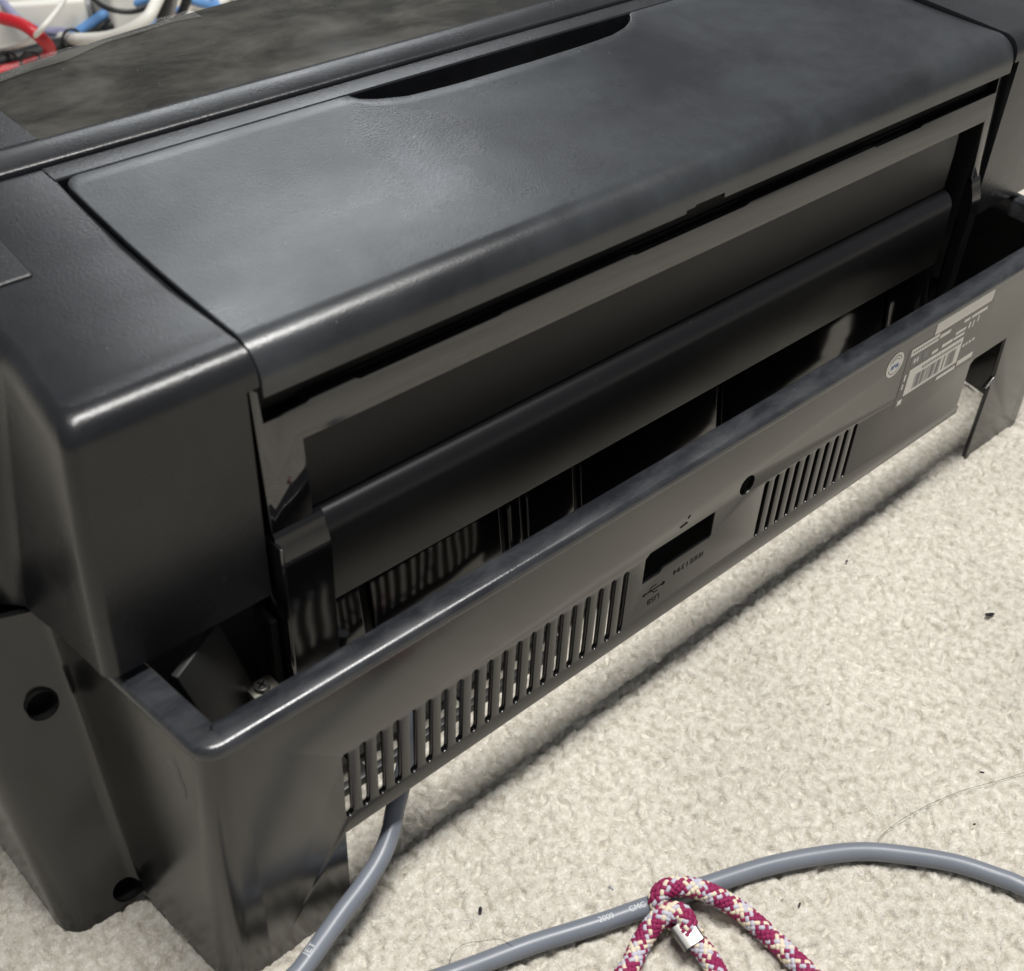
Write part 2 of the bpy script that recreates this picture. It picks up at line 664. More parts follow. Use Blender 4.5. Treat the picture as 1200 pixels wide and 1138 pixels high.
# --- rim running round the top of the rear panel
rp = fillet([(-10.4, 84), (-2.6, 0), (MIRX + 2.6, 0), (MIRX + 10.4, 84)], [0, 9, 9, 0], 10)
RP = np.array(rp)
T2 = np.gradient(RP, axis=0)
T2 /= np.linalg.norm(T2, axis=1)[:, None]
# exact tangents: inward normal is to the left of travel
N2 = np.stack([-T2[:, 1], T2[:, 0]], 1)
sec = [(0.6, 125.6), (-0.6, 126.2), (-0.9, 127.4), (-0.6, 129.0), (0.3, 130.3), (1.8, 131.0), (9.8, 131.0), (10.6, 130.5), (10.9, 129.4), (10.9, 121.0), (3.0, 121.0), (3.0, 125.6)]
rim_secs = []
dense = []
for i in range(len(RP)):
    dense.append([(RP[i, 0] + o * N2[i, 0], RP[i, 1] + o * N2[i, 1], z) for o, z in sec])
vs = [p for s in dense for p in s]
k = len(sec)
fs = []
for i in range(len(dense) - 1):
    for j in range(k):
        fs.append((i * k + j, i * k + (j + 1) % k, (i + 1) * k + (j + 1) % k, (i + 1) * k + j))
fs += [tuple(range(k)), tuple(len(vs) - k + j for j in range(k))]
rim = mesh('rim', vs, fs, 'rim', None, 50)

# --- upper housing pods
XL43 = ([126, 134, 180, 215, 240], [-11.2, -11.2, -9.9, -7.2, -5.2])


def left_x(y, z):
    a = float(np.interp(z, *XL43))
    t = min(max((z - 134) / 102, 0), 1)
    low = float(np.interp(y, [43, 92, 98, 104, 110, 180], [-11.2, -16, -21, -34, -46, -47]))
    high = float(np.interp(y, [43, 92, 125, 180], [-5.2, -1.0, -0.5, -1.5]))
    f = 1 - (1 - t) ** 1.0
    base = low + (high - low) * f
    if y <= 43:
        return a
    w = min((y - 43) / 40, 1)
    return a * (1 - w) + base * w


def top_add(y):
    return float(np.interp(y, [43, 90, 120, 150, 167, 180], [0, 0.6, 2.6, 6.0, 8.3, 9.1]))


YB = 177.0
lev = [(134, 51.2, 0.8, 0.8), (134.8, 51.2, 0, 0), (160, 51.2, 0, 0), (190, 51.2, 0, 0), (221.0, 51.2, 0, 0), (221.02, 55.7, 0, 0)]
for a in range(0, 91, 10):
    c_, s_ = math.cos(math.radians(a)), math.sin(math.radians(a))
    lev.append((224 + 9.4 * s_, 55.7 - (0.7 * (1 - c_)), 9.5 * (1 - c_), 5.0 * (1 - c_)))
YS = [60, 66, 74, 84, 90, 92, 95, 98, 104, 112, 120, 125, 135, 150, 165, YB]
secs = []
for z, xr, dr, dl in lev:
    y0 = 43 + dr
    wz = min(max((z - 205) / 30, 0), 1)
    r = 5.0
    ring = [(xr, y0, z)]
    x0 = left_x(43, z) + dl
    for a in range(0, 91, 15):
        ring.append((x0 + r - r * math.sin(math.radians(a)), y0 + r - r * math.cos(math.radians(a)), z))
    for y in YS:
        ring.append((left_x(y, z) + dl, y, z + wz * top_add(y)))
    ring.append((xr, YB, z + wz * top_add(YB)))
    secs.append(ring)


def pod_caps(n0, secs):
    top = secs[-1]
    n = len(top)
    base = n0 - n
    ev, ef = [], []
    prev_l, prev_r = base + 1, base
    for i in range(2, n - 1):
        x, y, z = top[i]
        if i == n - 2:
            r_i = base + n - 1
        else:
            ev.append((top[0][0], y, z))
            r_i = n0 + len(ev) - 1
        ef.append((prev_l, base + i, r_i, prev_r))
        prev_l, prev_r = base + i, r_i
    ef.append(tuple(range(n)))
    return ev, ef


pod = loft('upper_housing', secs, 'shell', None, closed=True, angle=40, extra=pod_caps)
pod_r = mirrored(pod)

# side cover plate let into the housing top
bm = bmesh.new()
q = [(-2.2, 120.5), (23.4, 120.5), (23.8, 172), (-2.8, 172)]
a = [bm.verts.new((x, y, 233.0 + top_add(y))) for x, y in q]
c = [bm.verts.new((x, y, 234.1 + top_add(y))) for x, y in q]
bm.faces.new(a[::-1])
bm.faces.new(c)
for i in range(4):
    bm.faces.new((a[i], a[(i + 1) % 4], c[(i + 1) % 4], c[i]))
bmesh.ops.bevel(bm, geom=bm.edges[:], offset=0.7, segments=2, affect='EDGES', profile=0.5)
side_cover = from_bm('side_cover', bm, 'shell', None, 15)

# --- hinged lid over the paper feed
LX0, LX1, LY0 = 57.4, MIRX - 56.8, 43.0
NOTCH = [(180.3, 168), (181.2, 164), (183.5, 161.3), (189.2, 158.2), (202, 154.3), (225, 152.6), (270, 152.2), (305, 152.6), (322, 153.6),
         (333, 156.2), (340, 159.6), (344.5, 163.2), (347.0, 168)]


def y_end(x):
    y = 166.0
    for dx in (x - LX0, LX1 - x):
        if dx < 6:
            y = min(y, 160 + math.sqrt(max(36 - (6 - dx) ** 2, 0)))
    if 180.3 < x < 347:
        y = min(y, float(np.interp(x, [p[0] for p in NOTCH], [p[1] for p in NOTCH])))
    return y


front = []           # (y, z, ny, nz) going up the front lip
R_ = 13.0
for z in (216.0, 218.0):
    front.append((43.4, z, -1, 0))
for a in range(0, 91, 6):
    th = math.radians(a)
    front.append((43.4 + R_ * (1 - math.cos(th)), 220.0 + R_ * math.sin(th), -math.cos(th), math.sin(th)))
yf = front[-1][0]


def lid_z(y):
    return float(np.interp(y, [yf, 68, 80, 100, 120, 140, 152, 166, 180], [front[-1][1], 233.2, 233.6, 234.4, 235.9, 238.2, 239.8, 241.8, 243.6]))


xs = sorted(set([LX0 + d for d in (0, 0.3, 0.8, 1.6, 2.8, 4.2, 6)] + [LX1 - d for d in (0, 0.3, 0.8, 1.6, 2.8, 4.2, 6)]
                + list(np.linspace(80, 176, 7)) + list(np.linspace(180.3, 206, 18)) + list(np.linspace(212, 318, 12))
                + list(np.linspace(322, 347, 16)) + list(np.linspace(360, 485, 8)) + [253.2, 253.4, 258.5, 258.7, 276.4, 276.6]))
NR = 12
grid, gn = [], []
for x in xs:
    colv, coln = [], []
    lip = 0.0
    if 253.3 < x < 276.5:
        lip = 1.5 if x < 258.6 else 2.3
    for (y, z, ny, nz) in front:
        colv.append((x, y, max(z, 216.0 + lip)))
        coln.append((0, ny, nz))
    ye = y_end(x)
    for r in range(1, NR + 1):
        y = yf + (ye - yf) * (1 - (1 - r / NR) ** 1.15)
        colv.append((x, y, lid_z(y)))
        g = (lid_z(y + 1) - lid_z(y - 1)) / 2
        coln.append(tuple(Vector((0, -g, 1)).normalized()))
    grid.append(colv)
    gn.append(coln)
nr = len(grid[0])
vs = [p for c in grid for p in c]
fs = []
for i in range(len(xs) - 1):
    for j in range(nr - 1):
        fs.append((i * nr + j, (i + 1) * nr + j, (i + 1) * nr + j + 1, i * nr + j + 1))
loop = [(0, j) for j in range(nr)] + [(i, nr - 1) for i in range(1, len(xs))] + [(len(xs) - 1, j) for j in range(nr - 2, -1, -1)]
lp = [Vector(grid[i][j]) for i, j in loop]
ln = [Vector(gn[i][j]) for i, j in loop]
r1, r2, r3 = [], [], []
for k in range(len(loop)):
    t = lp[min(k + 1, len(lp) - 1)] - lp[max(k - 1, 0)]
    o = ln[k].cross(t)
    o = o.normalized() if o.length > 1e-6 else Vector((-1, 0, 0))
    r1.append(lp[k] + o * 0.35 - ln[k] * 0.12)
    r2.append(lp[k] + o * 0.55 - ln[k] * 0.55)
    r3.append(lp[k] + o * 0.55 - ln[k] * 5.0)
idx = [i * nr + j for i, j in loop]
for ring in (r1, r2, r3):
    b0 = len(vs)
    vs += [tuple(p) for p in ring]
    cur = [b0 + k for k in range(len(ring))]
    for k in range(len(ring) - 1):
        fs.append((idx[k], idx[k + 1], cur[k + 1], cur[k]))
    idx = cur
# underside of the front lip
b0 = len(vs)
for i, x in enumerate(xs):
    y, z = grid[i][0][1], grid[i][0][2]
    vs += [(x, y + 2.2, z), (x, y + 2.2, 223)]
for i in range(len(xs) - 1):
    fs.append((i * nr, b0 + 2 * i, b0 + 2 * i + 2, (i + 1) * nr))
    fs.append((b0 + 2 * i, b0 + 2 * i + 1, b0 + 2 * i + 3, b0 + 2 * i + 2))
lid = mesh('paper_feed_lid', vs, fs, 'lid', None, 45)

# dark core under the lid and behind the feed opening
core = box('mechanism_core', (52.5, 66, 118), (MIRX - 52.5, 176, 228), 'deep', None, bev=0)
gasket = box('hinge_rail', (58, 52, 205), (MIRX - 58, 66, 214), 'deep', None, bev=0)

# strip between lid and front cover
prism_top = []
deck = prism('deck_strip', [(167.2, 232), (167.2, 241.0), (167.7, 241.72), (176.4, 242.28), (176.9, 242.2), (176.9, 232)], 55.05, MIRX - 55.05, 'shell', None)


# --- front cover with smoked window
def y_front(x):
    u = (x - 277) / 283
    return 283 - 46 * u * u


xs2 = list(np.linspace(-7, 561, 40))
rows = [(178.2, 234.0), (178.2, 242.8), (178.4, 243.3), (178.9, 243.7), (181, 244.4), (186, 245.4), (190, 246.0), (192.4, 245.9), (193.0, 245.4), (193.1, 244.0)]
vs, fs = [], []
for x in xs2:
    yfr = y_front(x)
    for y, z in rows:
        vs.append((x, y, z))
    for t in (0.25, 0.5, 0.75):
        vs.append((x, 193.1 + (yfr - 193.1) * t, 244.0))
    vs += [(x, yfr - 0.5, 244.0), (x, yfr + 0.5, 243.0), (x, yfr + 16, 228), (x, yfr + 30, 180), (x, yfr + 36, 126)]
n = len(vs) // len(xs2)
for i in range(len(xs2) - 1):
    for j in range(n - 1):
        fs.append((i * n + j, (i + 1) * n + j, (i + 1) * n + j + 1, i * n + j + 1))
fs += [tuple(range(n)), tuple(len(vs) - n + j for j in range(n))]
cover = mesh('front_cover', vs, fs, 'shell', None, 40)

# bezel ends left and right of the window, then the window itself
WXa, WXb = 62.6, MIRX - 62.6
for xa, xb in ((-6.6, WXa - 0.5), (WXb + 0.5, 560.6)):
    vv = []
    N = 8
    for i in range(N + 1):
        x = xa + (xb - xa) * i / N
        vv.append((x, 193.0))
    back = [(x, y_front(x) - 0.6) for x, _ in vv[::-1]]
    bm = bmesh.new()
    a = [bm.verts.new((x, y, 243.5)) for x, y in vv + back]
    c = [bm.verts.new((x, y, 245.9)) for x, y in vv + back]
    bm.faces.new(a[::-1])
    bm.faces.new(c)
    for i in range(len(a)):
        bm.faces.new((a[i], a[(i + 1) % len(a)], c[(i + 1) % len(a)], c[i]))
    from_bm('cover_end', bm, 'shell')
vv = [(WXa + (WXb - WXa) * i / 30, 193.5) for i in range(31)]
back = [(x, y_front(x) - 0.2) for x, _ in vv[::-1]]
bm = bmesh.new()
a = [bm.verts.new((x, y, 243.6)) for x, y in vv + back]
c = [bm.verts.new((x, y, 245.3)) for x, y in vv + back]
bm.faces.new(a[::-1])
top = bm.faces.new(c)
for i in range(len(a)):
    bm.faces.new((a[i], a[(i + 1) % len(a)], c[(i + 1) % len(a)], c[i]))
bmesh.ops.bevel(bm, geom=list(top.edges), offset=0.4, segments=2, affect='EDGES', profile=0.5)
window = from_bm('smoked_window', bm, 'window', None, 8)

# protective film peeling along the far edge
vs, fs = [], []
NX, NY = 60, 12
for i in range(NX + 1):
    x = 66 + 110 * i / NX
    w = 8 + 2.0 * math.sin(i * 0.11) + 0.8 * math.sin(i * 0.31 + 1)
    for j in range(NY + 1):
        t = j / NY
        y = y_front(x) + 1.0 - w * (1 - t)
        z = 245.5 + 0.9 * t * t + 0.5 * t * math.sin(x * 0.09 + 1.2 * t) + 0.2 * math.sin(x * 0.23 + y * 0.2) * t + 0.15
        vs.append((x, y, max(z, 245.55)))
for i in range(NX):
    for j in range(NY):
        a = i * (NY + 1) + j
        fs.append((a, a + NY + 1, a + NY + 2, a + 1))
film = mesh('protective_film', vs, fs, 'film', None, 80)

# --- glossy feed frame
FX0, FX1 = 54.6, MIRX - 54.6
OX0, OX1 = 71.5, 491.0
ftop = [(FX1, 222), (FX1 - 2.6, 222), (FX1 - 3.2, 205.4), (430, 205.4), (428, 204.6), (392, 204.6), (390, 205.4), (300, 205.4), (297, 204.6), (230, 204.6),
        (228, 205.4), (160, 205.4), (158, 204.9), (96, 204.6), (94, 205.6), (76, 205.4), (74, 204.6), (66, 204.3), (64, 203.9), (FX0 + 3.2, 203.9), (FX0 + 2.6, 222), (FX0, 222)]
frame = plate('feed_frame', [(FX0, 158), (OX0, 158), (OX0, 191.4), (OX1, 191.4), (OX1, 158), (FX1, 158)] + ftop, [], 43.6, 46.0, 'gloss', None, bev=0.4)
for v in frame.data.vertices:
    v.co.y += 0.07 * max(v.co.z - 0.158, 0)
# below the ledge the frame steps back
lowp = [(46.0, 160.6), (43.8, 160.4), (43.2, 159.6), (42.6, 157.4), (41.6, 154.6), (40.6, 152.0), (39.8, 149.0), (39.4, 145.5), (39.3, 141.0), (39.6, 70), (43, 70), (46, 158)]
fl = prism('frame_cheek', lowp, FX0 + 0.2, OX0 + 3.5, 'plate', None)
fr_ = prism('frame_cheek', lowp, OX1, FX1 - 0.2, 'plate', None)
flange = box('frame_flange', (FX0 - 0.6, 38.8, 70), (FX0 + 1.0, 60, 157), 'gloss', None, bev=0.5)
flange_b = box('frame_flange', (FX1 - 1.0, 44.5, 70), (FX1 + 0.6, 60, 157), 'gloss', None, bev=0.5)
recess_wall = box('recess_wall', (OX1 - 0.5, 46.2, 100), (OX1 + 1.5, 66, 194), 'deep', None, bev=0)

# --- paper support flap: upper leaf and rounded grip
UX0, UX1 = 74.0, 476.0
leaf = prism('support_leaf', [(50.2, 157.5), (50.0, 175), (51.0, 206), (53.4, 206), (54, 157.5)], UX0, UX1, 'matte', None, bev=0.5)
gp = [(56, 157.0), (52.0, 157.0), (50.2, 156.6)]
gp += [(50.2 - 7.2 * math.sin(math.radians(a)), 147.8 + 8.8 * math.cos(math.radians(a))) for a in range(8, 91, 8)]
gp += [(42.8, 140), (42.9, 116.5), (43.6, 115.2), (56, 115.2)]
grip = prism('support_grip', gp, UX0 + 2.2, UX1, 'matte', None, bev=0.0, angle=40)

# --- glossy guide plates below the grip
px = [(60.5, 93.2), (97.8, 165.5), (169.6, 177.2), (180.4, 208.6), (213.0, 305.6), (309.6, 444.6), (449.4, 492)]
for k, (a, c) in enumerate(px):
    dz = (2.2, 0.5, 0.5, 0, 0, 0, 0)[k]
    bm = bmesh.new()
    nseg = 5
    bmesh.ops.create_cube(bm, size=1)
    for v in bm.verts:
        v.co = Vector(((a + c) / 2 + v.co.x * (c - a), 50.2 + v.co.y * 4 + v.co.z * 33 * 0.15, 91 - dz + v.co.z * 33))
    bmesh.ops.bevel(bm, geom=bm.edges[:], offset=0.9, segments=3, affect='EDGES', profile=0.5)
    from_bm('guide_plate', bm, 'plate')
backing = box('guide_backing', (58, 54.5, 66), (MIRX - 58, 58, 114), 'deep', None, bev=0)

# --- inside of the case behind the rear panel
inner = prism('inner_frame', [(56, 3), (53, 3), (53, 64), (56, 66)], 12, MIRX - 12, 'inner', None)
rail = box('inner_rail', (24, 33, 13), (196, 36.5, 18), 'inner', None, bev=0.6)
backing_plate = box('dark_backing', (197, 8.5, 41), (376, 10.5, 114), 'deep', None, bev=0.4)  # dark plate added so the right vents and port opening look black
rib = box('inner_rib', (280, 6.6, 64.5), (372, 8.7, 67), 'inner', None, bev=0.4)
for k in range(4):
    xx = 24 + 57 * k
    box('rail_strut', (xx - 1.5, 35, 14), (xx + 1.5, 54, 17), 'deep', None, bev=0.3)
under = box('base_plate', (-28, 78, 2), (MIRX + 28, 330, 6), 'deep', None, bev=0.5)
for xx in (70, 484):
    box('foot', (xx - 9, 100, FLOOR - 1.5), (xx + 9, 118, 3), 'deep', None, bev=1)
    box('foot', (xx - 9, 280, FLOOR - 1.5), (xx + 9, 298, 3), 'deep', None, bev=1)

# compartment at the left end
rz = Matrix.Rotation(math.radians(-14), 3, 'Y') @ Matrix.Rotation(math.radians(20), 3, 'Z')
bracket = box('inner_bracket', (15, 44, 78), (39, 47, 127), 'inner', None, bev=0.5, rot=rz)
tabp = box('metal_tab', (38.5, 41.5, 78), (49.5, 49, 90.0), 'darkmetal', None, bev=0.5)
hinge = box('inner_post', (49.8, 44, 60), (52.8, 56, 120), 'deep', None, bev=0.4)
sc_bm = bmesh.new()
bmesh.ops.create_cone(sc_bm, cap_ends=True, segments=24, radius1=3.1, radius2=2.6, depth=2.0)
bmesh.ops.bevel(sc_bm, geom=[e for e in sc_bm.edges if e.verts[0].co.z > 0.5 and e.verts[1].co.z > 0.5], offset=0.5, segments=2, affect='EDGES')
bmesh.ops.translate(sc_bm, vec=(43.4, 44.6, 91.0), verts=sc_bm.verts)
screw = from_bm('screw', sc_bm, 'metal')
for rr in (0, 90):
    box('screw_slot', (43.4 - 1.9, 44.6 - 0.35, 91.6), (43.4 + 1.9, 44.6 + 0.35, 92.15), 'print', screw, bev=0,
        rot=Matrix.Rotation(math.radians(rr + 25), 3, 'Z'))


# (cut with a boolean so that each hole is a real recess)
def cut_holes(o, holes):
    for (c, r, nrm) in holes:
        nrm = Vector(nrm).normalized()
        q = Vector((0, 0, 1)).rotation_difference(nrm).to_matrix()
        pair = []
        for r0, r1, z0, z1, nm in ((r, r, -14, 8, 'cutter'), (r * 0.82, r + 0.15, -9, -1.6, 'screw_recess')):
            bm = bmesh.new()
            bmesh.ops.create_cone(bm, cap_ends=True, segments=40, radius1=r0, radius2=r1, depth=z1 - z0)
            bmesh.ops.translate(bm, vec=(0, 0, (z0 + z1) / 2), verts=bm.verts)
            if nm == 'screw_recess':
                bm.normal_update()
                bmesh.ops.delete(bm, geom=[f for f in bm.faces if f.normal.z > 0.9], context='FACES_ONLY')
            bmesh.ops.rotate(bm, cent=(0, 0, 0), matrix=q, verts=bm.verts)
            bmesh.ops.translate(bm, vec=c, verts=bm.verts)
            pair.append(from_bm(nm, bm, 'deep'))
        yield pair[0]


# ------------------------------------------------------------------ printing on the rear panel
def wall_quad(name, pts, mat, parent, lift=0.12, th=0.14):
    """flat printed patch on the panel, corner points (x, z)"""
    n = len(pts)
    vs = [(x, -lift, z) for x, z in pts] + [(x, -lift + th, z) for x, z in pts]
    fs = [tuple(range(n)), tuple(range(n, 2 * n))[::-1]] + [(i, (i + 1) % n, n + (i + 1) % n, n + i) for i in range(n)]
    return mesh(name, vs, fs, mat, parent, 30)


def wall_text(name, body, size, x, z, mat, parent, flip=True, sx=1.0):
    me = text_mesh(body, size)
    s = -1 if flip else 1
    for v in me.vertices:
        v.co = Vector(((x + s * v.co.x * sx) * MM, -0.10 * MM, (z + s * v.co.y) * MM))
    me.materials.append(M[mat])
    return obj(name, me, parent)


wall_text('port_lettering', 'USB', 4.6, 212.5, 61.6, 'print', panel, sx=1.05)
wall_text('port_lettering', 'IEEE1394', 4.2, 234.0, 70.2, 'print', panel, sx=1.3)
# trident symbol: stem, arrow head, two branches
sym = [[(206.5, 67.6), (217.3, 67.6), (217.3, 68.2), (206.5, 68.2)],
       [(206.3, 66.9), (206.3, 68.9), (204.4, 67.9)],
       [(208.3, 68.2), (210.3, 70.4), (213.3, 70.4), (213.3, 69.9), (210.6, 69.9), (209.1, 68.2)],
       [(210.3, 67.6), (212.0, 65.6), (214.4, 65.6), (214.4, 66.1), (212.3, 66.1), (211.1, 67.6)]]
for q in sym:
    wall_quad('port_symbol', q, 'print', panel)
wall_quad('port_symbol', arc(217.9, 67.9, 1.1, 0, 340, 12), 'print', panel, lift=0.13)
for q in ([(224.0, 96.3), (228.5, 97.0), (228.3, 97.5), (224, 96.8)], [(228.5, 99.2), (229.8, 100.6), (229.3, 101.0), (228.1, 99.6)]):
    wall_quad('port_symbol', q, 'print', panel)

disc = wall_quad('round_sticker', arc(374.6, 115.6, 6.9, 0, 350, 30), 'labelwhite', panel, lift=0.2, th=0.25)
wall_quad('sticker_emblem', [(371.5, 113.4), (373.6, 113.4), (374.6, 115.2), (375.6, 113.4), (377.8, 113.4), (377.8, 115.8), (371.5, 115.8)], 'labelblue', disc, lift=0.26, th=0.05)
for r0, a0, a1 in ((5.4, 20, 160), (5.4, 200, 340), (3.9, 30, 150)):
    o_ = arc(374.6, 115.6, r0, a0, a1, 14)
    i_ = arc(374.6, 115.6, r0 - 0.5, a1, a0, 14)
    wall_quad('sticker_lettering', o_ + i_, 'labelgrey', disc, lift=0.26, th=0.05)
lab = wall_quad('rating_label', [(386, 83), (463.5, 83), (463.5, 118.6), (386, 118.6)], 'labelblack', panel, lift=0.10, th=0.12)
LQ = lambda x0, z0, x1, z1, m='labelwhite', l=0.17: wall_quad('label_print', [(x0, z0), (x1, z0), (x1, z1), (x0, z1)], m, lab, lift=l, th=0.06)
top_label = wall_quad('white_label', [(407.2, 118.9), (460.5, 118.9), (460.5, 125.9), (407.2, 125.9)], 'labelwhite', panel, lift=0.2, th=0.25)
LQ(388.4, 113.9, 412.8, 118.2)
for x in np.arange(390, 412, 2.1):
    LQ(x, 115.4, x + 1.3, 116.6, 'labelgrey', 0.22)
LQ(391.0, 107.0, 399.2, 112.4, 'labelgrey')
for a in (393, 395.6):
    LQ(a, 108.4, a + 1.4, 111.0, 'labelwhite', 0.22)
LQ(401.0, 107.6, 406.5, 112.2, 'labelgrey')
bar = LQ(392.2, 88.8, 441.2, 104.6)
for x in np.arange(399, 437.5, 0.9):
    if random.random() < 0.68:
        LQ(x, 90.6, x + random.choice((0.4, 0.6, 0.8)), 99.4, 'labelgrey', 0.22)
for x in np.arange(404, 438, 2.4):
    LQ(x, 101.0, x + 1.7, 102.6, 'labelgrey', 0.22)
for x0, z0, x1, z1 in ((414, 114.4, 423.5, 116.4), (436, 114.8, 441.5, 116.6), (443, 114.8, 458, 116.6), (410, 106.4, 415.5, 108.2), (419, 106.6, 429, 108.6),
                       (430, 106.6, 440, 108.2), (430.5, 109.6, 440, 111.2), (442.5, 109.0, 444.2, 112.4), (446.5, 108.4, 447.6, 112.4), (450.5, 110, 451.8, 113.6),
                       (443, 97.2, 445, 98.6), (446, 97.4, 447.6, 98.8), (448.8, 97.4, 451, 98.8), (452.2, 97.6, 454.5, 99), (424, 84.6, 441.5, 86.6), (443, 85.4, 458, 88.6),
                       (388.2, 99.4, 389.6, 103.2), (388.2, 94.4, 389.4, 97.6), (388.6, 84.4, 392.2, 87.4)):
    LQ(x0, z0, x1, z1)

# light scratches left on the pillar and rim
scr = tube('scratch', [(-6.3, 20.0, 113.5), (-6.0, 17.5, 111.0), (-6.2, 16.4, 105.0), (-6.1, 15.0, 103.5), (-6.4, 14.8, 97)], 0.12, 'labelgrey', None, sides=5, step=0.8)

# screw recesses
cutters = list(cut_holes(lower, [((-22.5, 80.8, 96.5), 5.6, (-0.04, -1, 0.25)), ((-19.0, 58.0, 4.5), 5.6, (-0.04, -1, 0.25))]))

# ------------------------------------------------------------------ parent the printer's parts
new = [o for o in bpy.data.objects if o not in parts_before and o.parent is None]
for o in new:
    o.parent = PR
    o.location = PR_INV

# apply the recess cuts: the cutter carves the case and its own inside stays as the dark cup
for cu in cutters:
    md = lower.modifiers.new('recess', 'BOOLEAN')
    md.operation = 'DIFFERENCE'
    md.solver = 'EXACT'
    md.object = cu
bpy.context.view_layer.update()
dg = bpy.context.evaluated_depsgraph_get()
me = bpy.data.meshes.new_from_object(lower.evaluated_get(dg))
lower.modifiers.clear()
if len(me.polygons) > 200:
    bm = bmesh.new()
    bm.from_mesh(me)
    bmesh.ops.triangulate(bm, faces=[f for f in bm.faces if len(f.verts) > 4])
    bm.to_mesh(me)
    bm.free()
    me.materials.clear()
    finish(me, 'case', 30)
    lower.data = me
for cu in cutters:
    bpy.data.objects.remove(cu)


# ------------------------------------------------------------------ cables on the floor
def cable_text(parent, P, s, body, size, s_mid, phi, r, flip=False, mat='white_print'):
    """lettering wrapped on a cable; s_mid arc length of its centre, phi angle round it"""
    me = text_mesh(body, size)
    bm = bmesh.new()
    bm.from_mesh(me)
    bmesh.ops.subdivide_edges(bm, edges=[e for e in bm.edges if e.calc_length() > 0.7], cuts=1)
    bm.to_mesh(me)
    bm.free()
    T, U, V = frames(P)
    sg = -1 if flip else 1
    for v in me.vertices:
        a = s_mid + sg * v.co.x
        f = [np.interp(a, s, W[:, i]) for W in (P, U, V) for i in range(3)]
        p, u, w = np.array(f[:3]), np.array(f[3:6]), np.array(f[6:])
        th = phi - sg * v.co.y / r
        q = p + (r + 0.06) * (math.cos(th) * u + math.sin(th) * w)
        v.co = Vector(q) * MM
    me.materials.append(M[mat])
    return obj('cable_lettering', me, parent)


CR = 3.9
FT = FLOOR + 0.6          # top of the pile, where things rest
c2 = [(540, 1138), (620, 1108), (700, 1083), (760, 1062), (830, 1037), (900, 1015), (960, 1003), (1010, 998), (1060, 1002), (1120, 1012), (1170, 1028), (1200, 1040)]
pts = [at(x, y, FT + CR) for x, y in c2]
pts = [(pts[0][0] - 60, pts[0][1] + 24, pts[0][2])] + [(pts[0][0] - 28, pts[0][1] + 11, pts[0][2])] + pts + [(pts[-1][0] + 9, pts[-1][1] - 32, pts[-1][2])]
s2, P2 = resample(catmull(pts), 1.5)
vs, fs = tube_data(P2, CR, 18)
cab = mesh('grey_cable', vs, fs, 'grey_cable', None, 60, fix=False)
tag(cab, 'thick grey cable printed 2009 CMC, arching across the carpet under the braided cord', 'cable', None)


def s_at(px, py, P, s):
    q = np.array(at(px, py, FT + CR))
    return float(s[np.argmin(np.linalg.norm(P - q, axis=1))])


for body, x, y, sz in (('2009', 707, 1075, 3.3), ('CMC', 742, 1061, 3.3), ('N', 768, 1052, 3.3), ('-- -', 672, 1086, 2.6), ('--- -- - ---- --', 628, 1096, 2.2)):
    cable_text(cab, P2, s2, body, sz, s_at(x, y, P2, s2), 0.15, CR)

c1 = [(330, 1165, 14), (352, 1138, 15), (376, 1105, 16), (401, 1070, 17), (426, 1037, 18.5), (446, 1005, 20.5), (458, 974, 23.5), (463, 948, 27)]
pts = [at(x, y, z) for x, y, z in c1]
e0 = pts[0]
pts = [(e0[0] - 56, e0[1] - 26, FT + CR), (e0[0] - 26, e0[1] - 13, FT + CR + 4)] + pts + [(86, 15, 36), (90.5, 18.5, 47), (94, 22, 59), (97, 25, 72)]
s1, P1 = resample(catmull(pts), 1.5)
vs, fs = tube_data(P1, CR, 18)
cab1 = mesh('grey_cable', vs, fs, 'grey_cable', None, 60, fix=False)
tag(cab1, 'grey cable curving out from underneath the vented rear panel of the printer', 'cable')
q = np.array(at(377, 1122, 16))
cable_text(cab1, P1, s1, 'JET', 4.0, float(s1[np.argmin(np.linalg.norm(P1 - q, axis=1))]), -0.3, CR)

# ------------------------------------------------------------------ braided cord with its steel clasp
RR = 3.9
cord = empty('braided_cord', at(800, 1110, FT))
tag(cord, 'maroon, cream and silver braided cord with a square steel clasp lying over the grey cable', 'cord')
CI = Vector(cord.location) * -1


def rope(path, name_prefix=''):
    s, P = resample(catmull(path, 16), 0.55)
    T, U, V = frames(P)
    n, pitch, R0, amp = 8, 21.0, RR - 1.0, 0.42
    buckets = {'maroon': ([], []), 'cream': ([], []), 'silver': ([], [])}
    pal = {1: ['maroon', 'maroon', 'maroon', 'maroon', 'cream', 'cream', 'silver', 'silver'],
           -1: ['maroon', 'maroon', 'cream', 'silver', 'maroon', 'maroon', 'silver', 'cream']}
    for d in (1, -1):
        for k in range(n):
            th = 2 * math.pi * k / n + d * 2 * math.pi * s / pitch
            rr = R0 + d * amp * np.cos(2 * math.pi * n * s / pitch)
            Q = P + rr[:, None] * (np.cos(th)[:, None] * U + np.sin(th)[:, None] * V)
            vs, fs = tube_data(Q, 1.0, 8)
            bv, bf = buckets[pal[d][k]]
            o = len(bv)
            bv += vs
            bf += [tuple(i + o for i in f) for f in fs]
    vs, fs = tube_data(P, R0 - 0.3, 8)
    bv, bf = buckets['maroon']
    o = len(bv)
    bv += vs
    bf += [tuple(i + o for i in f) for f in fs]
    for c, (bv, bf) in buckets.items():
        ob = mesh(c + '_strands', bv, bf, c, None, 80, fix=False)
        ob.parent = cord
        ob.location = CI


